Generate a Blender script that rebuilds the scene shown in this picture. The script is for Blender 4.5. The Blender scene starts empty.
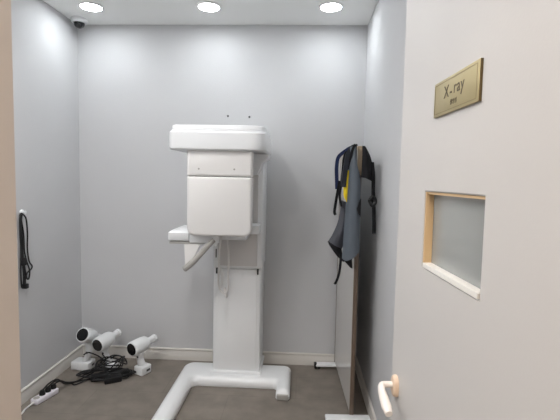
import bpy, bmesh, math, random
from mathutils import Vector, Matrix
random.seed(7)
S = bpy.context.scene
COL = S.collection
PI = math.pi

# ------------------------------------------------------------------ materials
def mat(name, base, rough=.5, metal=0.0, spec=.5, bump=0.0, bscale=60.0, var=0.0, vscale=6.0, coat=0.0, sheen=0.0):
    m = bpy.data.materials.new(name); m.use_nodes = True
    nt = m.node_tree; p = nt.nodes['Principled BSDF']
    p.inputs['Base Color'].default_value = (*base, 1)
    p.inputs['Roughness'].default_value = rough
    p.inputs['Metallic'].default_value = metal
    p.inputs['Specular IOR Level'].default_value = spec
    if coat: p.inputs['Coat Weight'].default_value = coat; p.inputs['Coat Roughness'].default_value = .08
    if sheen: p.inputs['Sheen Weight'].default_value = sheen
    tc = nt.nodes.new('ShaderNodeTexCoord')
    if var:
        n = nt.nodes.new('ShaderNodeTexNoise'); n.inputs['Scale'].default_value = vscale; n.inputs['Detail'].default_value = 5
        nt.links.new(tc.outputs['Object'], n.inputs['Vector'])
        mx = nt.nodes.new('ShaderNodeMix'); mx.data_type = 'RGBA'
        mx.inputs['A'].default_value = (*[c*(1-var) for c in base], 1)
        mx.inputs['B'].default_value = (*[min(1, c*(1+var)) for c in base], 1)
        nt.links.new(n.outputs['Fac'], mx.inputs['Factor'])
        nt.links.new(mx.outputs['Result'], p.inputs['Base Color'])
    if bump:
        n2 = nt.nodes.new('ShaderNodeTexNoise'); n2.inputs['Scale'].default_value = bscale; n2.inputs['Detail'].default_value = 4
        nt.links.new(tc.outputs['Object'], n2.inputs['Vector'])
        b = nt.nodes.new('ShaderNodeBump'); b.inputs['Strength'].default_value = bump; b.inputs['Distance'].default_value = .01
        nt.links.new(n2.outputs['Fac'], b.inputs['Height']); nt.links.new(b.outputs['Normal'], p.inputs['Normal'])
    return m

def emit(name, color, strength):
    m = bpy.data.materials.new(name); m.use_nodes = True
    nt = m.node_tree; nt.nodes.remove(nt.nodes['Principled BSDF'])
    e = nt.nodes.new('ShaderNodeEmission'); e.inputs['Color'].default_value = (*color, 1); e.inputs['Strength'].default_value = strength
    nt.links.new(e.outputs[0], nt.nodes['Material Output'].inputs['Surface'])
    return m

def floor_mat():
    m = bpy.data.materials.new('taupe_vinyl_tile'); m.use_nodes = True
    nt = m.node_tree; p = nt.nodes['Principled BSDF']
    tc = nt.nodes.new('ShaderNodeTexCoord')
    br = nt.nodes.new('ShaderNodeTexBrick')
    br.inputs['Color1'].default_value = (.205, .174, .144, 1); br.inputs['Color2'].default_value = (.213, .181, .150, 1)
    br.inputs['Mortar'].default_value = (.178, .151, .125, 1)
    br.inputs['Scale'].default_value = 1.0; br.inputs['Mortar Size'].default_value = .0022
    br.inputs['Brick Width'].default_value = .9; br.inputs['Row Height'].default_value = .3
    nt.links.new(tc.outputs['Object'], br.inputs['Vector'])
    n = nt.nodes.new('ShaderNodeTexNoise'); n.inputs['Scale'].default_value = 9; n.inputs['Detail'].default_value = 8
    nt.links.new(tc.outputs['Object'], n.inputs['Vector'])
    mx = nt.nodes.new('ShaderNodeMix'); mx.data_type = 'RGBA'; mx.blend_type = 'OVERLAY'; mx.inputs['Factor'].default_value = .35
    nt.links.new(br.outputs['Color'], mx.inputs['A']); nt.links.new(n.outputs['Fac'], mx.inputs['B'])
    hs = nt.nodes.new('ShaderNodeHueSaturation'); hs.inputs['Saturation'].default_value = .8
    nt.links.new(mx.outputs['Result'], hs.inputs['Color'])
    nt.links.new(hs.outputs['Color'], p.inputs['Base Color'])
    p.inputs['Roughness'].default_value = .55; p.inputs['Specular IOR Level'].default_value = .3
    return m

def glass_mat():
    m = bpy.data.materials.new('window_glass'); m.use_nodes = True
    p = m.node_tree.nodes['Principled BSDF']
    p.inputs['Base Color'].default_value = (.62, .64, .63, 1); p.inputs['Roughness'].default_value = .22
    p.inputs['Transmission Weight'].default_value = .62; p.inputs['IOR'].default_value = 1.45
    return m

M = dict(
    wall=mat('grey_wallpaper', (.575, .578, .592), .75, spec=.2, bump=.12, bscale=140, var=.03, vscale=3),
    ceil=mat('ceiling_paint', (.86, .865, .855), .85, spec=.1, bump=.05, bscale=90),
    corr=mat('corridor_paint', (.74, .71, .68), .85, spec=.1),
    floor=floor_mat(),
    base=mat('baseboard_white', (.62, .595, .56), .45, bump=.03),
    door=mat('cream_door_film', (.575, .557, .543), .45, spec=.3, bump=.03, bscale=180),
    frame=mat('beige_frame_film', (.51, .45, .40), .5, spec=.3, var=.05, vscale=12),
    reveal=mat('tan_wood_edge', (.60, .42, .23), .5, var=.08, vscale=20),
    sill=mat('white_sill', (.80, .78, .74), .4),
    glass=glass_mat(),
    white=mat('white_enamel', (.79, .805, .82), .30, spec=.5, coat=.15),
    warm=mat('warm_white_plastic', (.77, .76, .75), .38, spec=.4),
    face=mat('shaded_grey_plastic', (.62, .605, .60), .4),  # column face greyed: shade from head and arm put into the colour
    greyp=mat('grey_plastic', (.36, .35, .33), .4),
    dkgrey=mat('dark_grey_plastic', (.08, .08, .085), .4),
    black=mat('black_plastic', (.012, .012, .013), .45, spec=.3),
    blackgl=mat('black_glass', (.006, .006, .007), .12, spec=.5),
    rubber=mat('black_rubber_cable', (.014, .014, .015), .5, spec=.35),
    brass=mat('brushed_brass', (.42, .355, .20), .45, metal=.5, var=.06, vscale=40),
    engrave=mat('engraved_brown', (.11, .085, .05), .6),
    brassline=mat('engraved_line_brass', (.25, .20, .10), .5, metal=.4),
    platedge=mat('dark_brass_edge', (.09, .06, .02), .5, metal=.4),
    lever=mat('ivory_lever', (.86, .80, .75), .3, spec=.5),
    rosette=mat('beige_rosette', (.72, .55, .41), .32, spec=.5),
    steel=mat('steel', (.55, .55, .56), .3, metal=1.0),
    panel=mat('pale_laminate', (.60, .585, .565), .14, spec=.5),
    brown=mat('brown_edge_band', (.14, .10, .075), .5, var=.1, vscale=30),
    tan=mat('lit_wood_edge', (.50, .40, .28), .5, var=.08, vscale=30),  # brown screen edge as it looks where lit, put into the colour
    grey_cloth=mat('slate_lead_vinyl', (.105, .125, .15), .55, spec=.35, bump=.15, bscale=220),
    char_cloth=mat('charcoal_lead_vinyl', (.06, .063, .078), .5, spec=.35, bump=.15, bscale=220),
    black_cloth=mat('black_webbing', (.012, .012, .014), .75, spec=.2, bump=.2, bscale=300),
    charstrap=mat('dark_padded_strap', (.022, .024, .032), .6, spec=.3, bump=.2, bscale=250),
    navy=mat('navy_webbing', (.02, .03, .085), .7, spec=.2, bump=.2, bscale=300),
    yellow=mat('yellow_lining', (.80, .60, .02), .6, spec=.25),
    lilac=mat('white_strip_plastic', (.76, .74, .80), .35),
    cordw=mat('white_cord', (.74, .73, .72), .5),
    cctv_glass=mat('smoked_dome', (.012, .013, .016), .15, spec=.4),
    lampframe=mat('lamp_trim', (.80, .80, .80), .4),
    lamp=emit('lamp_diffuser', (.94, .985, 1.0), 42.0),
    fillnear=emit('near_fill_diffuser', (1.0, .985, .965), 112.0),  # glow of the added near lamps
    fillc=emit('corridor_fill_diffuser', (1.0, .91, .82), 20.0),  # glow of the added corridor lamp
)

# ------------------------------------------------------------------ helpers
def obj(name, bm, m, parent=None, smooth=True, label=None):
    me = bpy.data.meshes.new(name)
    bmesh.ops.recalc_face_normals(bm, faces=bm.faces[:])
    bm.to_mesh(me); bm.free()
    me.materials.append(M[m] if isinstance(m, str) else m)
    if smooth:
        for p in me.polygons: p.use_smooth = True
        try: me.set_sharp_from_angle(angle=math.radians(38))
        except Exception: pass
    o = bpy.data.objects.new(name, me); COL.objects.link(o)
    if parent is not None:
        o.parent = parent
        o.matrix_parent_inverse = parent_world(parent).inverted()
    if label: o['label'] = label
    return o

def parent_world(p):
    mw = p.matrix_basis.copy()
    if p.parent is not None:
        mw = parent_world(p.parent) @ p.matrix_parent_inverse @ mw
    return mw

def tag(o, label, cat, group=None):
    o['label'] = label; o['category'] = cat
    if group: o['group'] = group
    return o

def thing(name, label, cat, loc=(0, 0, 0), rz=0, group=None):
    o = bpy.data.objects.new(name, None); COL.objects.link(o)
    o.location = loc; o.rotation_euler = (0, 0, rz); o.empty_display_size = .05
    return tag(o, label, cat, group)

def struct(name, bm, m, parent=None):
    o = obj(name, bm, m, parent)
    if parent is None: o['kind'] = 'structure'
    return o

def box(bm, x0, x1, y0, y1, z0, z1, bev=0.0, seg=3, mtx=None):
    r = bmesh.ops.create_cube(bm, size=1)
    vs = r['verts']
    for v in vs:
        v.co = Vector((x0+(v.co.x+.5)*(x1-x0), y0+(v.co.y+.5)*(y1-y0), z0+(v.co.z+.5)*(z1-z0)))
    if bev:
        es = list({e for v in vs for e in v.link_edges})
        g = bmesh.ops.bevel(bm, geom=es, offset=bev, segments=seg, affect='EDGES', profile=.5)
        vs = list({v for f in g['faces'] for v in f.verts} | {v for v in vs if v.is_valid})
    if mtx is not None:
        for v in vs: v.co = mtx @ v.co
    return bm

def B(*a, **k): return box(bmesh.new(), *a, **k)

def rr(x0, x1, y0, y1, r, seg=7):
    """rounded rectangle outline; r is one radius or four (x0y0, x1y0, x1y1, x0y1)"""
    if not hasattr(r, '__len__'): r = (r,)*4
    pts = []
    for (cx, cy, a0, rad) in ((x0+r[0], y0+r[0], PI, r[0]), (x1-r[1], y0+r[1], 1.5*PI, r[1]),
                              (x1-r[2], y1-r[2], 0, r[2]), (x0+r[3], y1-r[3], .5*PI, r[3])):
        for i in range(seg+1):
            a = a0+.5*PI*i/seg
            pts.append((cx+rad*math.cos(a), cy+rad*math.sin(a)))
    return pts

def loft(bm, rings, cap=True, ear=False):
    """rings: lists of equally many 3D points"""
    vs = [[bm.verts.new(p) for p in ring] for ring in rings]
    n = len(vs[0])
    for a, b in zip(vs, vs[1:]):
        for i in range(n):
            bm.faces.new((a[i], a[(i+1) % n], b[(i+1) % n], b[i]))
    if cap:
        cf = [bm.faces.new(vs[0][::-1]), bm.faces.new(vs[-1])]
        if ear: bm.normal_update(); bmesh.ops.triangulate(bm, faces=cf, ngon_method='EAR_CLIP')
    return bm

def tubepts(pts, sub=6):
    P = [Vector(p) for p in pts]
    if len(P) < 3 or sub < 2: return P
    out = []
    for i in range(len(P)-1):
        p0 = P[max(i-1, 0)]; p1 = P[i]; p2 = P[i+1]; p3 = P[min(i+2, len(P)-1)]
        for k in range(sub):
            t = k/sub
            out.append(.5*((2*p1)+(-p0+p2)*t+(2*p0-5*p1+4*p2-p3)*t*t+(-p0+3*p1-3*p2+p3)*t**3))
    out.append(P[-1])
    return out

def tube(bm, pts, r, seg=8, sub=6, flat=1.0, side=None):
    """swept tube; r may be a list; flat squashes along the second normal"""
    P = tubepts(pts, sub)
    n = len(P); rings = []
    prev = None
    for i, p in enumerate(P):
        t = (P[min(i+1, n-1)]-P[max(i-1, 0)])
        if t.length < 1e-9: t = Vector((0, 0, 1))
        t.normalize()
        if prev is None:
            up = Vector(side) if side else (Vector((0, 0, 1)) if abs(t.z) < .9 else Vector((1, 0, 0)))
            a = (up-t*up.dot(t)).normalized()
        else:
            a = (prev-t*prev.dot(t))
            a = a.normalized() if a.length > 1e-6 else t.orthogonal().normalized()
        prev = a; b = t.cross(a)
        if hasattr(r, '__len__'):
            f = i/(n-1)*(len(r)-1); k = min(int(f), len(r)-2); rad = r[k]+(r[k+1]-r[k])*(f-k)
        else: rad = r
        rings.append([p+a*(rad*math.cos(2*PI*j/seg))+b*(rad*flat*math.sin(2*PI*j/seg)) for j in range(seg)])
    return loft(bm, rings)

def lathe(bm, prof, mtx=None, seg=32):
    """prof: (radius, height) along +Z, ends closed"""
    rings = []
    for (r, h) in prof:
        ring = [Vector((max(r, 1e-4)*math.cos(2*PI*j/seg), max(r, 1e-4)*math.sin(2*PI*j/seg), h)) for j in range(seg)]
        if mtx is not None: ring = [mtx @ v for v in ring]
        rings.append(ring)
    return loft(bm, rings)

def along(p, d):
    """matrix placing local +Z along d at p"""
    d = Vector(d).normalized()
    return Matrix.Translation(Vector(p)) @ d.to_track_quat('Z', 'Y').to_matrix().to_4x4()

def sheet(rows, th=.006, nu=8, nv=5):
    """thick cloth: rows top to bottom, each a list of 3D points left to right (equal counts), smoothed"""
    fine = [tubepts(r, nu) for r in rows]
    n = len(fine[0]); cols = [tubepts([fine[i][j] for i in range(len(fine))], nv) for j in range(n)]
    m = len(cols[0])
    bm = bmesh.new()
    G = [[cols[j][i] for j in range(n)] for i in range(m)]
    N = [[None]*n for _ in range(m)]
    for i in range(m):
        for j in range(n):
            du = G[i][min(j+1, n-1)]-G[i][max(j-1, 0)]; dv = G[min(i+1, m-1)][j]-G[max(i-1, 0)][j]
            c = du.cross(dv); N[i][j] = c.normalized() if c.length > 1e-12 else Vector((0, -1, 0))
    A = [[bm.verts.new(G[i][j]+N[i][j]*th*.5) for j in range(n)] for i in range(m)]
    Bv = [[bm.verts.new(G[i][j]-N[i][j]*th*.5) for j in range(n)] for i in range(m)]
    for i in range(m-1):
        for j in range(n-1):
            bm.faces.new((A[i][j], A[i][j+1], A[i+1][j+1], A[i+1][j]))
            bm.faces.new((Bv[i][j], Bv[i+1][j], Bv[i+1][j+1], Bv[i][j+1]))
    edge = [(i, 0) for i in range(m)]+[(m-1, j) for j in range(1, n)]+[(i, n-1) for i in range(m-2, -1, -1)]+[(0, j) for j in range(n-2, 0, -1)]
    for k in range(len(edge)):
        a = edge[k]; b = edge[(k+1) % len(edge)]
        bm.faces.new((A[a[0]][a[1]], Bv[a[0]][a[1]], Bv[b[0]][b[1]], A[b[0]][b[1]]))
    return bm

def strap(pts, w=.02, th=.003, side=(1, 0, 0), sub=6):
    """flat webbing ribbon along pts"""
    P = tubepts(pts, sub); bm = bmesh.new(); rings = []
    s0 = Vector(side)
    for i, p in enumerate(P):
        t = (P[min(i+1, len(P)-1)]-P[max(i-1, 0)]).normalized()
        s = (s0-t*s0.dot(t))
        s = s.normalized() if s.length > 1e-4 else t.orthogonal().normalized()
        n = t.cross(s)
        rings.append([p+s*w/2+n*th/2, p-s*w/2+n*th/2, p-s*w/2-n*th/2, p+s*w/2-n*th/2])
    return loft(bm, rings)

# ------------------------------------------------------------------ camera
XL, XR, YB, H = -1.734, .465, 3.222, 2.60
YF = .50                                   # room side of the front wall
WT = .20                                   # its thickness
JL, JR = -.3485, .345                       # door opening
yaw, pitch, roll = .0483, .0723, .0201
f = Vector((-math.sin(yaw)*math.cos(pitch), math.cos(yaw)*math.cos(pitch), -math.sin(pitch)))
r = Vector((math.cos(yaw), math.sin(yaw), 0)); u = r.cross(f)
r2 = math.cos(roll)*r+math.sin(roll)*u; u2 = -math.sin(roll)*r+math.cos(roll)*u
cd = bpy.data.cameras.new('camera'); cam = bpy.data.objects.new('camera', cd); COL.objects.link(cam)
cam.matrix_world = Matrix(((r2.x, u2.x, -f.x, 0), (r2.y, u2.y, -f.y, 0), (r2.z, u2.z, -f.z, 1.45), (0, 0, 0, 1)))
cd.lens = 27.0; cd.sensor_width = 36; cd.clip_start = .02
S.camera = cam

# ------------------------------------------------------------------ room shell
CY = -1.6                                  # far side of the corridor behind the camera
struct('floor', B(XL-.1, XR+.1, CY-.1, YB+.1, -.1, 0), 'floor')
struct('ceiling', B(XL-.1, XR+.1, CY-.1, YB+.1, H, H+.1), 'ceil')
struct('wall_back', B(XL-.1, XR+.1, YB, YB+.1, 0, H), 'wall')
struct('wall_left', B(XL-.1, XL, YF-WT, YB, 0, H), 'wall')
struct('wall_right', B(XR, XR+.1, YF-WT, YB, 0, H), 'wall')
bm = bmesh.new()
DH = 2.08
box(bm, XL, JL-.04, YF-WT, YF, 0, H); box(bm, JR+.04, XR, YF-WT, YF, 0, H); box(bm, JL-.04, JR+.04, YF-WT, YF, DH+.04, H)
struct('wall_front', bm, 'wall')
bm = bmesh.new()
box(bm, XL-.1, XL, CY, YF-WT, 0, H); box(bm, XR, XR+.1, CY, YF-WT, 0, H); box(bm, XL-.1, XR+.1, CY-.1, CY, 0, H)
struct('wall_corridor', bm, 'corr')
# door frame lining with a small architrave on both sides
bm = bmesh.new()
for (a, b) in ((JL-.04, JL), (JR, JR+.04)): box(bm, a, b, YF-WT, YF+.0, 0, DH+.04, .002, 1)
box(bm, JL, JR, YF-WT, YF, DH, DH+.04, .002, 1)
box(bm, JL-.075, JL-.012, YF, YF+.012, 0, DH+.075, .003, 2); box(bm, JL-.075, JR+.075, YF, YF+.012, DH+.012, DH+.075, .003, 2)
box(bm, JL-.075, JL-.012, YF-WT-.012, YF-WT, 0, DH+.075, .003, 2); box(bm, JR+.012, JR+.075, YF-WT-.012, YF-WT, 0, DH+.075, .003, 2)
struct('trim_1', bm, 'frame')

def baseboard(name, p0, p1, nrm):
    """moulded skirting from p0 to p1, nrm points into the room"""
    prof = [(0, 0), (.013, 0), (.013, .066), (.010, .070), (.010, .080), (.014, .083), (.014, .089), (.006, .094), (0, .094)]
    bm = bmesh.new(); n = Vector((*nrm, 0)); rings = []
    for p in (p0, p1): rings.append([Vector((*p, 0))+n*a+Vector((0, 0, h)) for a, h in prof])
    loft(bm, rings); struct(name, bm, 'base')
baseboard('baseboard_back', (XL, YB), (XR, YB), (0, -1))
baseboard('baseboard_left', (XL, YF+.0), (XL, YB-.014), (1, 0))
baseboard('baseboard_right', (XR, YF+.0), (XR, YB-.014), (-1, 0))

# ------------------------------------------------------------------ ceiling downlights
def downlight(x, y, label, group=None, m='lamp'):
    t = thing('downlight', label, 'ceiling light', (x, y, H), 0, group)
    bm = bmesh.new()
    ring = []
    for (rad, h) in ((.069, -.001), (.080, -.001), (.082, -.004), (.077, -.010), (.069, -.010)):
        ring.append([Vector((x+rad*math.cos(2*PI*j/40), y+rad*math.sin(2*PI*j/40), H+h)) for j in range(40)])
    ring.append(ring[0]); loft(bm, ring, cap=False)
    obj('trim_ring', bm, 'lampframe', t)
    bm = bmesh.new(); lathe(bm, [(.0, -.0075), (.0685, -.0075), (.0685, -.001), (0, -.001)], Matrix.Translation((x, y, H)), 40)
    obj('diffuser', bm, m, t)
    return t
for x, lab in ((-1.452, 'round white ceiling downlight by the dome camera in the left corner'),
               (-.643, 'round white ceiling downlight above the X-ray machine column, middle of the row'),
               (.172, 'round white ceiling downlight nearest the right wall and the hanging aprons')):
    downlight(x, 2.878, lab, 'recessed ceiling downlights')
for y, row in ((1.50, 'middle'), (.80, 'near')):  # unseen lamps added to light the machine front and the door
    for x, side in ((-1.38, 'left'), (-.72, 'right')):
        downlight(x, y, f'added fill downlight, unseen on the ceiling overhead, {row} row, {side} of two', f'{row} row of added fill downlights', 'fillnear')
t = thing('corridor_fill', 'added square fill lamp, unseen in the corridor behind the viewer', 'ceiling light', (-.0, -.6, H))  # added behind the viewer as warm fill through the doorway
obj('frame', B(-.32, .32, -.92, -.28, H-.03, H, .006, 2), 'lampframe', t)
obj('diffuser', B(-.29, .29, -.89, -.31, H-.034, H-.028), 'fillc', t, smooth=False)

# ------------------------------------------------------------------ dome camera in the corner
t = thing('dome_camera', 'small white security dome camera with smoked lens in the ceiling corner', 'security camera', (-1.648, 3.10, H))
mt = Matrix.Translation((-1.655, 3.10, H)) @ Matrix.Rotation(PI, 4, 'X') @ Matrix.Scale(.88, 4)
bm = bmesh.new(); lathe(bm, [(.0, 0), (.060, 0), (.064, .006), (.064, .026), (.058, .036), (.044, .038), (0, .038)], mt); obj('housing', bm, 'white', t)
bm = bmesh.new(); lathe(bm, [(.044*math.cos(a), .036+.044*math.sin(a)) for a in [i*PI/2/8 for i in range(9)]], mt); obj('dome', bm, 'cctv_glass', t)
bm = bmesh.new(); lathe(bm, [(0, 0), (.017, 0), (.017, .018), (.012, .022), (0, .022)], along((-1.648, 3.074, H-.055), (.35, -.8, -.35)), 20); obj('lens', bm, 'black', t)

# ------------------------------------------------------------------ screw anchors left in the back wall
for x, z, lab in ((-.567, 1.925, 'left one of two small screw anchors in the back wall above the machine'),
                  (-.402, 1.920, 'right one of two small screw anchors in the back wall above the machine')):
    bm = bmesh.new(); lathe(bm, [(0, 0), (.008, 0), (.008, .004), (.005, .006), (0, .006)], along((x, YB-.0005, z), (0, -1, 0)), 14)
    tag(obj('wall_anchor', bm, 'dkgrey'), lab, 'screw', 'screw anchors in the back wall')

# ------------------------------------------------------------------ panoramic X-ray machine
xm = thing('xray_machine', 'tall white panoramic dental X-ray machine on a U shaped floor base', 'x-ray machine', (-.43, 2.95, 0))
# base: back bar with a long left leg and a short right leg, softly rounded
def ubase(x0, x1, yb, yf, xi0, xi1, yl, yr, rl):
    """outline, counter-clockwise from the back left"""
    def arc(cx, cy, rad, a0, a1, n=8): return [(cx+rad*math.cos(a0+(a1-a0)*i/n), cy+rad*math.sin(a0+(a1-a0)*i/n)) for i in range(n+1)]
    o = []
    o += arc(x0+rl, yb-rl, rl, PI, PI/2)
    o += arc(x1-rl*.5, yb-rl*.5, rl*.5, PI/2, 0)
    e = min(.02, (x1-xi1)*.42); k = min(.02, (xi0-x0)*.42)
    o += arc(x1-e, yr+e, e, 0, -PI/2)
    o += arc(xi1+e, yr+e, e, -PI/2, -PI)
    o += arc(xi1-.03, yf-.03, .03, 0, PI/2)
    o += arc(xi0+.05, yf-.05, .05, PI/2, PI)
    o += arc(xi0-k, yl+k, k, 0, -PI/2)
    o += arc(x0+k, yl+k, k, -PI/2, -PI)
    return o
rings = []
for (i, z) in ((.004, .0), (0, .006), (0, .034), (.006, .050), (.016, .061), (.026, .0675), (.036, .070)):
    o = ubase(-.838+i, -.040-i, 3.06-i, 2.805+i, -.722-i, -.134+i, 2.02+i, 2.668+i, .07-i*.5)
    rings.append([(x, y, z) for x, y in o])
obj('floor_base', loft(bmesh.new(), rings, ear=True), 'white', xm)
obj('foot_cap', B(-.126, -.050, 2.655, 2.672, .004, .040, .004, 2), 'greyp', xm, label='grey end cap of the short foot')
# plinth collar and telescoping column
obj('plinth', B(-.612, -.252, 2.862, 3.165, .062, .088, .006, 2), 'white', xm)
lc = obj('lower_column', B(-.600, -.264, 2.888, 3.150, .07, 1.02, .012, 3), 'white', xm)
obj('front_panel', B(-.578, -.290, 2.880, 2.892, .100, .815, .004, 2), 'white', lc)
for x in (-.579, -.290):
    obj('rail_slot', B(x, x+.010, 2.872, 2.892, .785, .826, .002, 1), 'black', lc)
us = obj('upper_column', B(-.592, -.254, 2.846, 3.140, .832, 1.720, .012, 3), 'white', xm)
obj('column_face', B(-.560, -.288, 2.838, 2.852, .850, 1.60, .006, 2), 'face', us)
# upper arm: wide rounded housing with a stepped lid
rings = []
for (ix, iy, z) in ((.030, .030, 1.614), (.010, .010, 1.616), (.002, .002, 1.622), (0, 0, 1.630), (0, 0, 1.717), (.008, .030, 1.738)):
    rings.append([(x, y, z) for x, y in rr(-.786+ix, -.210-ix, 2.46+iy, 2.94-iy, (.025, .09, .05, .05), 8)])
ua = obj('upper_arm', loft(bmesh.new(), rings), 'white', xm)
rings = []
for (ix, z) in ((.0, 1.734), (0, 1.756), (.003, 1.762), (.012, 1.766)):
    rings.append([(x, y, z) for x, y in rr(-.777+ix, -.219-ix, 2.488+ix, 2.92-ix, (.025, .08, .05, .05), 8)])
obj('arm_lid', loft(bmesh.new(), rings), 'white', ua)
# gusset below the right end of the arm
bm = bmesh.new()
prof = [(-.335, 1.61), (-.21, 1.61), (-.215, 1.585), (-.25, 1.555), (-.285, 1.48), (-.335, 1.47)]
loft(bm, [[(x, y, z) for x, z in prof] for y in (2.72, 2.87)])
obj('arm_bracket', bm, 'white', ua)
# rotating head: two covers, rounded lower corners
def headblock(x0, x1, z0, z1, y0, y1, rad, ins=.014):
    rings = []
    for (i, y) in ((ins, y0), (ins*.45, y0+ins*.2), (.0, y0+ins*.8), (0, y1-.01), (.01, y1)):
        rad2 = [max(q-i*.6, .002) for q in rad]
        rings.append([(x, y, z) for x, z in rr(x0+i, x1-i, z0+i, z1-i, rad2, 6)])
    return loft(bmesh.new(), rings)
hd = obj('rotating_head', headblock(-.686, -.294, 1.100, 1.4590, 2.50, 2.60, (.045, .045, .004, .004)), 'warm', xm)
obj('head_cap', headblock(-.686, -.294, 1.4625, 1.621, 2.497, 2.60, (.004, .004, .012, .012)), 'warm', hd)
obj('seam_gap', B(-.675, -.305, 2.512, 2.59, 1.450, 1.470), 'dkgrey', hd, smooth=False)
for x in (-.612, -.398):
    bm = bmesh.new(); lathe(bm, [(0, 0), (.0055, 0), (.0055, .002), (0, .003)], along((x, 2.4975, 1.505), (0, -1, 0)), 12)
    obj('screw_cap', bm, 'greyp', hd)
obj('head_spine', B(-.55, -.345, 2.59, 2.80, 1.15, 1.622, .012, 2), 'white', hd)
# chin rest shelf with its side module and handle
obj('carriage_bracket', B(-.360, -.262, 2.70, 2.85, 1.090, 1.150, .008, 3), 'white', xm)
rings = []
for (i, z) in ((.004, 1.058), (0, 1.064), (.0, 1.106), (.012, 1.118), (.030, 1.128), (.040, 1.130)):
    rings.append([(x, y, z) for x, y in rr(-.822+i*1.2, -.690, 2.56+i, 2.84-i, (.014, .002, .002, .014), 5)])
sh = obj('patient_shelf', loft(bmesh.new(), rings), 'white', xm)
obj('shelf_neck', B(-.687, -.50, 2.565, 2.84, 1.046, 1.120, .008, 3), 'white', sh)
obj('shelf_tray', B(-.815, -.60, 2.570, 2.83, 1.036, 1.052, .004, 2), 'greyp', sh)
obj('shelf_arm', B(-.56, -.34, 2.66, 2.866, 1.055, 1.11, .01, 3), 'white', sh)
bm = bmesh.new()
tube(bm, [(-.530, 2.56, 1.068), (-.575, 2.535, 1.020), (-.640, 2.51, .945), (-.685, 2.50, .903), (-.700, 2.50, .893)], [.015, .018, .019, .020, .017], 12, 5, .8)
gp = obj('grip', bm, 'greyp', sh, label='grey slanting hand grip')
bm = bmesh.new()
loft(bm, [[(-.712, y, 1.038), (-.615, y, 1.038), (-.640, y, .985), (-.680, y, .905), (-.706, y, .905)] for y in (2.545, 2.56)])
obj('grip_plate', bm, 'warm', sh)
obj('bite_block', B(-.550, -.515, 2.57, 2.61, 1.025, 1.065, .008, 3), 'white', sh)
# exposure switch cord hanging below the shelf
bm = bmesh.new()
tube(bm, [(-.490, 2.60, 1.09), (-.510, 2.64, 1.00), (-.528, 2.72, .90), (-.543, 2.79, .82), (-.553, 2.835, .72), (-.535, 2.85, .665), (-.505, 2.85, .655), (-.486, 2.85, .70), (-.482, 2.81, .80), (-.474, 2.78, .92), (-.470, 2.70, 1.08)], .0065, 8, 8)
cordo = obj('switch_cord', bm, 'cordw', xm)
bm = bmesh.new(); pts = []
for i in range(90):
    tt = i/89; a = tt*2*PI*16
    pts.append((-.540+.008*math.cos(a)+.012*math.sin(tt*3), 2.82+.008*math.sin(a)+.03*tt, .845-.15*tt))
tube(bm, pts, .0028, 5, 1); obj('coiled_cord', bm, 'cordw', cordo)
bm = bmesh.new(); tube(bm, [(-.512, 2.858, .69), (-.506, 2.855, .655), (-.500, 2.855, .625)], [.009, .011, .008], 10, 4)
obj('hand_switch', bm, 'warm', cordo)
obj('vent_slot', B(-.576, -.569, 2.842, 2.856, .905, .965, .001, 1), 'black', us)

# ------------------------------------------------------------------ mobile lead screen
SHX, SHY = .337, 2.46
sa = math.radians(2.45)
ms = thing('mobile_screen', 'tall mobile radiation screen with brown edges standing along the right wall', 'screen', (SHX, SHY, 0), sa)
MS = Matrix.Translation((SHX, SHY, 0)) @ Matrix.Rotation(sa, 4, 'Z')
obj('panel', B(-.011, .011, .012, .735, .05, 1.63, mtx=MS), 'panel', ms)
bm = bmesh.new()
box(bm, -.0125, .0125, -.004, .014, .03, 1.640, .003, 2, MS); box(bm, -.0125, .0125, .733, .748, .03, 1.640, .003, 2, MS)
obj('edge_band', bm, 'brown', ms)
obj('top_cap', B(-.015, .015, -.008, .75, 1.632, 1.652, .003, 2, MS), 'tan', ms)
obj('lit_edge', B(-.014, .014, -.0075, .004, 1.485, 1.640, .002, 2, MS), 'tan', ms)  # upper front edge painted in the lit tone over the brown band
for (y, lab) in ((-.055, None), (.675, None)):
    ft = obj('foot_bar', B(-.160, .108, y, y+.06, .026, .044, .006, 2, MS), 'white', ms)
    for x in (-.135, .082):
        bm = bmesh.new(); lathe(bm, [(0, -.011), (.012, -.011), (.015, -.008), (.015, .008), (.012, .011), (0, .011)], MS @ Matrix.Translation((x, y+.03, .0155)) @ Matrix.Rotation(PI/2, 4, 'Y'), 18)
        obj('caster', bm, 'black', ft)
# back foot end block
obj('stop_block', B(-.172, -.152, .682, .728, .008, .046, .004, 2, MS), 'black', ms)

# ------------------------------------------------------------------ lead aprons hung over the screen's near end
ap = thing('lead_apron', 'slate grey lead apron with black shoulder hung over the near end of the screen', 'apron', (.32, 2.43, 1.65))
Yf = 2.425
rows = [
    [(.283, Yf+.045, 1.645), (.292, Yf+.010, 1.648), (.300, Yf+.0, 1.648), (.309, Yf+.012, 1.640)],
    [(.276, Yf+.050, 1.560), (.288, Yf+.000, 1.560), (.304, Yf-.010, 1.560), (.313, Yf+.004, 1.555)],
    [(.272, Yf+.045, 1.460), (.285, Yf-.008, 1.460), (.312, Yf-.016, 1.460), (.337, Yf-.002, 1.455)],
    [(.268, Yf+.040, 1.330), (.282, Yf-.010, 1.328), (.314, Yf-.020, 1.325), (.340, Yf+.0, 1.325)],
    [(.262, Yf+.040, 1.180), (.280, Yf-.014, 1.176), (.314, Yf-.024, 1.175), (.342, Yf-.002, 1.178)],
    [(.256, Yf+.040, .992), (.276, Yf-.012, .990), (.312, Yf-.022, 1.012), (.343, Yf-.004, 1.044)],
]
obj('front_flap', sheet(rows, .008), 'grey_cloth', ap)
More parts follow.
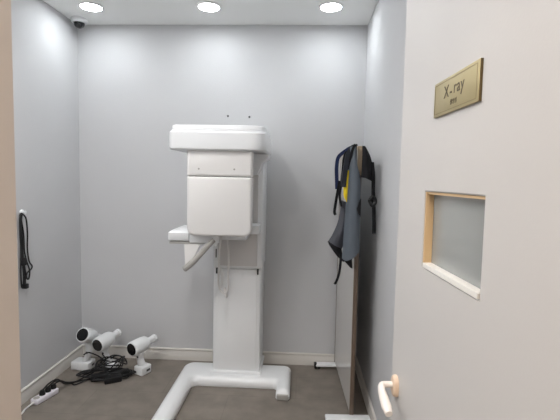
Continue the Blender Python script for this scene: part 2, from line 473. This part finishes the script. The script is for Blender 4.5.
# black binding up the left edge, over the screen's top and along the hem
obj('binding', strap([(.277, Yf+.030, 1.520), (.281, Yf-.002, 1.590), (.290, Yf-.006, 1.632), (.302, Yf-.006, 1.655), (.312, Yf+.0, 1.650)], .014, .006, (1, 0, 0)), 'black_cloth', ap)
obj('hem', strap([(.300, Yf-.017, 1.002), (.283, Yf-.006, .990), (.258, Yf+.03, .988)], .014, .010, (0, 0, 1)), 'black_cloth', ap)
obj('neck_binding', strap([(.309, Yf+.012, 1.650), (.309, Yf+.0, 1.590), (.311, Yf-.002, 1.520), (.316, Yf-.004, 1.480), (.338, Yf-.004, 1.472)], .010, .006, (1, 0, 0)), 'black_cloth', ap)
bm = bmesh.new()
loft(bm, [[(.343, y, 1.352), (.336, y, 1.340), (.320, y, 1.292), (.332, y, 1.262), (.343, y, 1.248)] for y in (Yf-.026, Yf-.016)])
obj('patch', bm, 'black_cloth', ap, label='black fastening patch')
# black shoulder falling on the wall side of the screen
rows = [
    [(.350, Yf+.020, 1.652), (.356, Yf+.012, 1.648), (.366, Yf+.030, 1.640)],
    [(.348, Yf+.004, 1.600), (.366, Yf-.008, 1.604), (.392, Yf+.03, 1.590)],
    [(.346, Yf-.004, 1.540), (.370, Yf-.016, 1.540), (.408, Yf+.03, 1.525)],
    [(.344, Yf-.004, 1.472), (.372, Yf-.016, 1.466), (.412, Yf+.03, 1.452)],
]
obj('shoulder', sheet(rows, .010), 'black_cloth', ap, label='black padded shoulder')
rows = [
    [(.346, Yf+.03, 1.480), (.374, Yf+.006, 1.474), (.412, Yf+.05, 1.460)],
    [(.347, Yf+.03, 1.360), (.376, Yf+.004, 1.350), (.412, Yf+.05, 1.345)],
    [(.350, Yf+.03, 1.250), (.374, Yf+.010, 1.245), (.404, Yf+.05, 1.240)],
]
st = obj('strap', strap([(.405, Yf+.02, 1.560), (.413, Yf+.01, 1.480), (.414, Yf+.005, 1.400), (.418, Yf+.0, 1.330), (.424, Yf+.0, 1.240), (.428, Yf+.005, 1.150)], .024, .007, (.8, .6, 0)), 'black_cloth', ap)
bm = bmesh.new()
tube(bm, [(.398, Yf-.004, 1.345), (.412, Yf-.008, 1.362), (.426, Yf-.004, 1.335), (.412, Yf-.01, 1.312), (.398, Yf-.004, 1.335), (.398, Yf-.004, 1.345)], .0115, 8, 4)
obj('buckle', bm, 'black', st)

a2 = thing('lead_apron', 'charcoal lead apron with yellow lining and navy strap hung behind the slate one', 'apron', (.25, 2.50, 1.62))
Yg = 2.50
rows = [
    [(.243, Yg, 1.335), (.256, Yg-.012, 1.330), (.274, Yg-.004, 1.320)],
    [(0.232, Yg, 1.226), (0.256, Yg-.020, 1.216), (0.282, Yg-.004, 1.211)],
    [(0.202, Yg, 1.141), (0.236, Yg-.026, 1.126), (0.276, Yg-.004, 1.116)],
    [(0.172, Yg, 1.088), (0.208, Yg-.020, 1.066), (0.246, Yg-.004, 1.036)],
]
obj('skirt', sheet(rows, .008), 'char_cloth', a2)
rows = [
    [(0.170, Yg-.004, 1.090), (0.208, Yg-.025, 1.068), (0.248, Yg-.008, 1.046)],
    [(0.178, Yg-.004, 1.072), (0.216, Yg-.022, 1.038), (0.256, Yg-.008, 1.011)],
    [(0.192, Yg, 1.052), (0.232, Yg-.016, 0.998), (0.266, Yg-.004, 0.966)],
]
obj('hem', sheet(rows, .008), 'black_cloth', a2)
rows = [
    [(.250, Yg-.050, 1.500), (.268, Yg-.056, 1.510), (.284, Yg-.045, 1.510)],
    [(.246, Yg-.050, 1.430), (.264, Yg-.060, 1.430), (.284, Yg-.045, 1.430)],
    [(.250, Yg-.050, 1.370), (.262, Yg-.058, 1.335), (.282, Yg-.045, 1.315)],
]
obj('lining', sheet(rows, .006), 'yellow', a2, label='bright yellow lining')
obj('shoulder_strap', strap([(.312, Yg-.01, 1.652), (.290, Yg-.02, 1.640), (.268, Yg-.050, 1.605), (.259, Yg-.064, 1.560), (.251, Yg-.066, 1.500), (.244, Yg-.066, 1.415)], .027, .010, (1, .2, 0)), 'charstrap', a2)
obj('strap_binding', strap([(.240, Yg-.030, 1.300), (.228, Yg-.036, 1.360), (.234, Yg-.040, 1.430), (.239, Yg-.042, 1.500), (.243, Yg-.042, 1.570), (.254, Yg-.042, 1.612), (.268, Yg-.042, 1.612)], .012, .008, (1, .2, 0)), 'black_cloth', a2)
obj('hanging_strap', strap([(.244, Yg-.02, 1.020), (.246, Yg-.025, .975), (.238, Yg-.028, .900), (.222, Yg-.03, .850), (.212, Yg-.03, .838)], .014, .004, (1, .3, 0)), 'black_cloth', a2)
rows = [
    [(.252, Yg-.01, 1.010), (.276, Yg-.012, 1.000), (.306, Yg-.03, 1.012)],
    [(.262, Yg-.01, .985), (.284, Yg-.014, .972), (.310, Yg-.03, .985)],
    [(.292, Yg-.01, .955), (.304, Yg-.014, .940), (.314, Yg-.03, .935)],
]
obj('corner', sheet(rows, .006), 'black_cloth', a2)

ty = thing('thyroid_collar', 'navy webbing collar with black tail, leftmost on the hanging aprons', 'collar', (.22, 2.56, 1.6))
Yh = 2.555
obj('band', strap([(.315, Yh+.02, 1.655), (.285, Yh+.01, 1.645), (.240, Yh, 1.612), (.219, Yh, 1.585), (.212, Yh-.005, 1.530), (.214, Yh-.008, 1.470), (.218, Yh-.008, 1.400)], .021, .008, (1, .15, 0)), 'navy', ty)
obj('tail', strap([(.232, Yh-.022, 1.450), (.222, Yh-.024, 1.390), (.212, Yh-.024, 1.320), (.206, Yh-.022, 1.262), (.214, Yh-.022, 1.245)], .016, .006, (1, .2, 0)), 'black_cloth', ty)

# ------------------------------------------------------------------ door, swung open into the room
DX, DY = .296, 1.213                        # handle axis on the door face
da = math.radians(3.3)
MD = Matrix.Translation((DX, DY, 0)) @ Matrix.Rotation(da, 4, 'Z')   # local +Y runs to the free edge, face at x = 0, body at +x
dn = bpy.data.objects.new('door_1', None)
# leaf with a window hole
s0, s1, T = -.708, .056, .045
wz0, wz1, w0, w1 = 1.242, 1.428, -.461, -.166
bm = bmesh.new()
ys = [s0, w0, w1, s1]; zs = [.008, wz0, wz1, 2.07]
for side in (0, T):
    V = [[bm.verts.new(MD @ Vector((side, y, z))) for z in zs] for y in ys]
    for i in range(3):
        for j in range(3):
            if (i, j) == (1, 1): continue
            bm.faces.new((V[i][j], V[i+1][j], V[i+1][j+1], V[i][j+1]))
    if side == 0: V0 = V
    else: V1 = V
for (a, b) in (((0, 0), (0, 3)), ((0, 3), (3, 3)), ((3, 3), (3, 0)), ((3, 0), (0, 0))):
    n = 3
    for k in range(n):
        p = (a[0]+(b[0]-a[0])*k//n, a[1]+(b[1]-a[1])*k//n); q = (a[0]+(b[0]-a[0])*(k+1)//n, a[1]+(b[1]-a[1])*(k+1)//n)
        bm.faces.new((V0[p[0]][p[1]], V0[q[0]][q[1]], V1[q[0]][q[1]], V1[p[0]][p[1]]))
for (p, q) in (((1, 1), (2, 1)), ((2, 1), (2, 2)), ((2, 2), (1, 2)), ((1, 2), (1, 1))):
    bm.faces.new((V0[p[0]][p[1]], V0[q[0]][q[1]], V1[q[0]][q[1]], V1[p[0]][p[1]]))
bmesh.ops.remove_doubles(bm, verts=bm.verts[:], dist=1e-5)
bmesh.ops.bevel(bm, geom=[e for e in bm.edges if len(e.link_faces) == 2 and e.calc_face_angle(0) > .5], offset=.0025, segments=2, affect='EDGES')
door = obj('door_1', bm, 'door'); door['kind'] = 'structure'
bm = bmesh.new(); L = .006
box(bm, .001, T-.001, w1-L, w1-.0004, wz0+.0004, wz1-.0004, mtx=MD); box(bm, .006, T-.001, w0+.0004, w0+.003, wz0+.0004, wz1-.0004, mtx=MD)
box(bm, .004, T-.001, w0+.003, w1-L, wz1-L, wz1-.0004, mtx=MD)
obj('window_lining', bm, 'reveal', door, smooth=False)
obj('window_sill', B(-.001, T-.001, w0+L, w1-L, wz0+.0004, wz0+.011, mtx=MD), 'sill', door, smooth=False)
obj('window_pane', B(.020, .025, w0+.003, w1-L, wz0+.011, wz1-L, mtx=MD), 'glass', door, smooth=False)
# lever handle
hz = .851
bm = bmesh.new()
prof = rr(-.022, .022, -.032, .032, .0215, 8)
rings = [[MD @ Vector((x, a*s, hz+b*s)) for a, b in prof] for x, s in ((.0, 1.0), (-.007, 1.0), (-.012, .9), (-.014, .7))]
obj('handle_rosette', loft(bm, rings), 'rosette', door)
bm = bmesh.new()
pts = [(-.012, 0, 0), (-.030, 0, 0), (-.042, -.002, 0), (-.049, -.012, 0), (-.052, -.03, -.003), (-.053, -.06, -.010), (-.053, -.090, -.019), (-.052, -.112, -.027)]
tube(bm, [MD @ Vector((a, b, hz+.004+c)) for a, b, c in pts], [.009, .009, .0095, .010, .012, .0145, .0155, .011], 14, 6, .9)
obj('lever_handle', bm, 'lever', door)
# hinges
for z in (.25, 1.05, 1.85):
    bm = bmesh.new(); lathe(bm, [(0, 0), (.007, 0), (.007, .09), (0, .09)], MD @ Matrix.Translation((T+.004, s0+.004, z)), 14)
    obj('hinge', bm, 'steel', door)

# name plate on the door
px0, px1, pz0, pz1 = -.428, -.213, 1.598, 1.674
npl = thing('door_sign', 'small brass nameplate reading X-ray on the open cream door', 'sign', MD @ Vector((0, (px0+px1)/2, (pz0+pz1)/2)), da)
pl = obj('plate', B(-.006, -.0003, px0, px1, pz0, pz1, .0012, 2, MD), 'brass', npl)
obj('plate_edge', B(-.0045, .0, px0-.0018, px0+.0005, pz0, pz1, mtx=MD), 'platedge', npl, smooth=False)
bm = bmesh.new(); e = .0009
a0, a1, b0, b1 = px0+.007, px1-.006, pz0+.006, pz1-.006
for (ya, yb, za, zb) in ((a0, a1, b0, b0+e), (a0, a1, b1-e, b1), (a0, a0+e, b0, b1), (a1-e, a1, b0, b1)):
    box(bm, -.0066, -.0058, ya, yb, za, zb, mtx=MD)
obj('border_line', bm, 'brassline', npl, smooth=False)
def lettering(name, body, size, yc, zc, ext=.0003, spacing=1.0):
    cu = bpy.data.curves.new(name, 'FONT'); cu.body = body; cu.size = size; cu.extrude = ext
    cu.align_x = 'CENTER'; cu.align_y = 'CENTER'; cu.space_character = spacing
    to = bpy.data.objects.new(name, cu); COL.objects.link(to)
    bpy.context.view_layer.update()
    me = bpy.data.meshes.new_from_object(to.evaluated_get(bpy.context.evaluated_depsgraph_get()))
    bpy.data.objects.remove(to)
    # text x -> door -y (reads left to right from the room side), text y -> up, front towards -x
    R_ = Matrix(((0, 0, -1, -.0063), (-1, 0, 0, yc), (0, 1, 0, zc), (0, 0, 0, 1)))
    me.transform(MD @ R_)
    me.materials.clear(); me.materials.append(M['engrave'])
    o = bpy.data.objects.new(name, me); COL.objects.link(o); o.parent = npl
    o.matrix_parent_inverse = npl.matrix_basis.inverted()
    return o
lettering('lettering', 'X', .037, px1-.070, 1.643)
lettering('lettering', '-', .040, px1-.093, 1.642)
lettering('lettering', 'ray', .037, px1-.131, 1.645, spacing=1.08)
lettering('caption', '촬영실', .012, px1-.108, 1.6175)

# ------------------------------------------------------------------ cables hung on the left wall
cb = thing('cable_bundle', 'black cables looped over a white hook on the left wall', 'cable', (XL, 2.506, 1.21))
bm = bmesh.new(); lathe(bm, [(0, 0), (.016, 0), (.018, .004), (.016, .010), (.008, .014), (.008, .024), (.012, .028), (0, .03)], along((XL+.0005, 2.521, 1.215), (1, 0, 0)), 20)
obj('hook', bm, 'white', cb, label='white wall hook')
WX = XL+.016
loops = [
    [(.002, 2.524, 1.205), (.004, 2.496, 1.20), (.006, 2.488, 1.10), (.006, 2.492, .98), (.004, 2.488, .86), (.006, 2.490, .76), (.004, 2.506, .745), (.006, 2.511, .80), (.006, 2.504, .92), (.004, 2.508, 1.05), (.004, 2.504, 1.15), (.002, 2.516, 1.205)],
    [(.006, 2.524, 1.20), (.010, 2.542, 1.17), (.010, 2.551, 1.08), (.008, 2.550, .98), (.008, 2.564, .90), (.010, 2.588, .865), (.010, 2.580, .845), (.008, 2.546, .83), (.008, 2.526, .80), (.008, 2.521, .76)],
    [(.008, 2.496, 1.18), (.012, 2.511, 1.08), (.012, 2.516, .97), (.012, 2.536, .90), (.012, 2.561, .84), (.012, 2.551, .79), (.012, 2.531, .80), (.012, 2.516, .86), (.012, 2.501, .94), (.012, 2.496, 1.05)],
    [(.012, 2.491, 1.19), (.014, 2.484, 1.10), (.014, 2.502, 1.02), (.014, 2.488, .94), (.014, 2.506, .86), (.014, 2.504, .78), (.012, 2.521, .735)],
]
for L_ in loops:
    bm = bmesh.new(); tube(bm, [(XL+.008+a, b, c) for a, b, c in L_], .0048, 7, 6); obj('cable', bm, 'rubber', cb)
for (y, z0, z1) in ((2.488, .885, .935), (2.504, .735, .765)):
    obj('plug', B(XL+.006, XL+.036, y, y+.026, z0, z1, .004, 2), 'black', cb)

# ------------------------------------------------------------------ handheld X-ray units on the floor
GRP = 'white handheld X-ray cameras on the floor'
def handheld(label, loc, rz, tilt, bx=(.085, .075, .058), zc=.205, lean=.0, boff=(0, 0)):
    t = thing('handheld_xray_unit', label, 'dental x-ray camera', loc, rz, GRP)
    W = Matrix.Translation(loc) @ Matrix.Rotation(rz, 4, 'Z')
    # foot battery
    ox, oy = boff
    bs = obj('foot', B(ox-bx[0]/2, ox+bx[0]/2, oy-bx[1]/2, oy+bx[1]/2, 0, bx[2], .010, 3, W), 'white', t)
    obj('foot_socket', B(ox-.004, ox+.030, oy-bx[1]/2-.001, oy-bx[1]/2+.002, .022, .038, mtx=W), 'dkgrey', bs, smooth=False)
    A = W @ Matrix.Translation((lean, 0, zc)) @ Matrix.Rotation(-tilt, 4, 'Y') @ Matrix.Rotation(PI/2, 4, 'Y')   # barrel +Z points to the cone
    bm = bmesh.new()
    tube(bm, [W @ Vector((ox*.7, oy*.7, bx[2]-.01)), W @ Vector((lean*.5-.006, 0, .12)), W @ Vector((lean, 0, zc-.02))], [.031, .027, .030], 14, 6, .8, side=(W.to_3x3() @ Vector((1, 0, 0))))
    gr = obj('grip', bm, 'white', t)
    bm = bmesh.new(); lathe(bm, [(0, 0), (.008, 0), (.010, .004), (.008, .008), (0, .008)], W @ along((lean*.5-.026, 0, .135), (-1, 0, .1)), 14)
    obj('trigger', bm, 'dkgrey', gr)
    bm = bmesh.new()
    lathe(bm, [(0, -.088), (.045, -.088), (.0515, -.083), (.054, -.072), (.054, -.040), (.053, .02), (.049, .045), (.040, .060), (.027, .066), (0, .066)], A, 30)
    br_ = obj('barrel', bm, 'white', t)
    bm = bmesh.new(); lathe(bm, [(0, -.0900), (.042, -.0900), (.0465, -.0865), (.0465, -.080), (0, -.080)], A @ Matrix.Scale(1.0, 4), 30)
    obj('display', bm, 'blackgl', br_, label='round black control face')
    bm = bmesh.new()
    lathe(bm, [(0, .060), (.026, .060), (.025, .118), (.029, .121), (.029, .140), (.026, .143), (.022, .143), (.021, .134), (0, .134)], A, 26)
    obj('cone', bm, 'white', t)
    return t
handheld('white handheld X-ray unit standing nearest the machine, rightmost of three', (-1.150, 2.96, 0), math.radians(64), math.radians(3), zc=.215, boff=(.010, -.010), bx=(.095, .085, .064))
handheld('white handheld X-ray unit between two others, behind the cable tangle', (-1.432, 3.0, 0), math.radians(74), math.radians(5), zc=.224, boff=(.02, -.040))
handheld('white handheld X-ray unit on a wide foot in the corner, leftmost of three', (-1.560, 3.0, 0), math.radians(84), math.radians(-26), bx=(.10, .145, .062), zc=.252, boff=(.0, .050))

# ------------------------------------------------------------------ power strip and adapters
sx, sy = -1.628, 2.56
sang = math.atan2(2.66-2.47, .05)
ps = thing('power_strip', 'white power strip lying by the left baseboard', 'power strip', (sx, sy, 0), sang)
MP = Matrix.Translation((sx, sy, 0)) @ Matrix.Rotation(sang, 4, 'Z')
pb = obj('strip_body', B(-.088, .085, -.029, .029, 0, .036, .008, 3, MP), 'lilac', ps)
for x in (-.066, -.022, .022, .066):
    bm = bmesh.new(); lathe(bm, [(0, 0), (.019, 0), (.019, .0012), (0, .0012)], MP @ Matrix.Translation((x, 0, .0355)), 20); obj('socket', bm, 'greyp', pb)
bm = bmesh.new()
tube(bm, [MP @ Vector((-.083, 0, .017)), MP @ Vector((-.15, -.006, .010)), (-1.655, 2.36, .006), (-1.668, 2.25, .006), (-1.69, 2.10, .006), (-1.70, 1.9, .006)], .0055, 8, 6)
obj('cord', bm, 'cordw', ps)

def adapter(label, plug_x, pts, brick, bang):
    t = thing('power_adapter', label, 'power adapter', brick, 0, 'black power adapters of the handheld units')
    bm = bmesh.new()
    c = MP @ Vector((plug_x, 0, 0))
    lathe(bm, [(0, .0352), (.018, .0352), (.018, .052), (.012, .066), (0, .068)], MP @ Matrix.Translation((plug_x, 0, 0)), 18)
    obj('plug', bm, 'black', t)
    bm = bmesh.new(); tube(bm, [(c.x, c.y, .062)]+pts, .0050, 7, 7); obj('cable', bm, 'rubber', t)
    W = Matrix.Translation(brick) @ Matrix.Rotation(bang, 4, 'Z')
    obj('brick', B(-.058, .058, -.029, .029, 0, .042, .008, 2, W), 'black', t)
    return t

def coil(cx, cy, rx, ry, n, z0, ang, ph=0, lift=.012):
    out = []
    for i in range(int(n*8)+1):
        a = 2*PI*i/8+ph; w = 1+.18*math.sin(i*1.7+cx*40)
        x = rx*w*math.cos(a); y = ry*w*math.sin(a)
        out.append((cx+x*math.cos(ang)-y*math.sin(ang), cy+x*math.sin(ang)+y*math.cos(ang), z0+.004*i/8+lift*abs(math.sin(i*.9+ph))))
    return out
adapter('black adapter brick nearest the viewer in the floor cable tangle', .066,
        [(-1.585, 2.66, .07), (-1.575, 2.72, .03), (-1.53, 2.79, .006), (-1.47, 2.83, .008), (-1.38, 2.84, .02)]
        + coil(-1.315, 2.865, .135, .060, 3.4, .010, .35) + [(-1.20, 2.94, .02), (-1.16, 2.975, .03), (-1.150, 2.985, .03)], (-1.295, 2.815, 0), .55)
adapter('black adapter brick in the middle of the floor cable tangle', .022,
        [(-1.600, 2.62, .085), (-1.595, 2.69, .05), (-1.565, 2.75, .012), (-1.53, 2.74, .006), (-1.485, 2.79, .012), (-1.42, 2.86, .03)]
        + coil(-1.395, 2.875, .15, .055, 3.4, .020, .3, 1.0) + [(-1.42, 2.95, .08), (-1.44, 2.965, .13), (-1.44, 2.98, .15)], (-1.40, 2.835, 0), .35)
adapter('black adapter brick at the back of the floor cable tangle', -.022,
        [(-1.615, 2.58, .09), (-1.60, 2.65, .085), (-1.575, 2.70, .03), (-1.55, 2.78, .006), (-1.52, 2.85, .006), (-1.47, 2.90, .03)]
        + coil(-1.36, 2.93, .095, .07, 4.0, .04, .6, 2.0, .06) + [(-1.46, 2.95, .12), (-1.53, 2.94, .15), (-1.585, 2.97, .12)], (-1.27, 2.90, 0), .8)

# ------------------------------------------------------------------ world and view
w = bpy.data.worlds.new('world'); S.world = w; w.use_nodes = True
w.node_tree.nodes['Background'].inputs[0].default_value = (.5, .5, .5, 1); w.node_tree.nodes['Background'].inputs[1].default_value = .1
S.view_settings.view_transform = 'Standard'; S.view_settings.look = 'None'
S.view_settings.gamma = 1.0; S.view_settings.exposure = 0.78; S.view_settings.use_curve_mapping = False
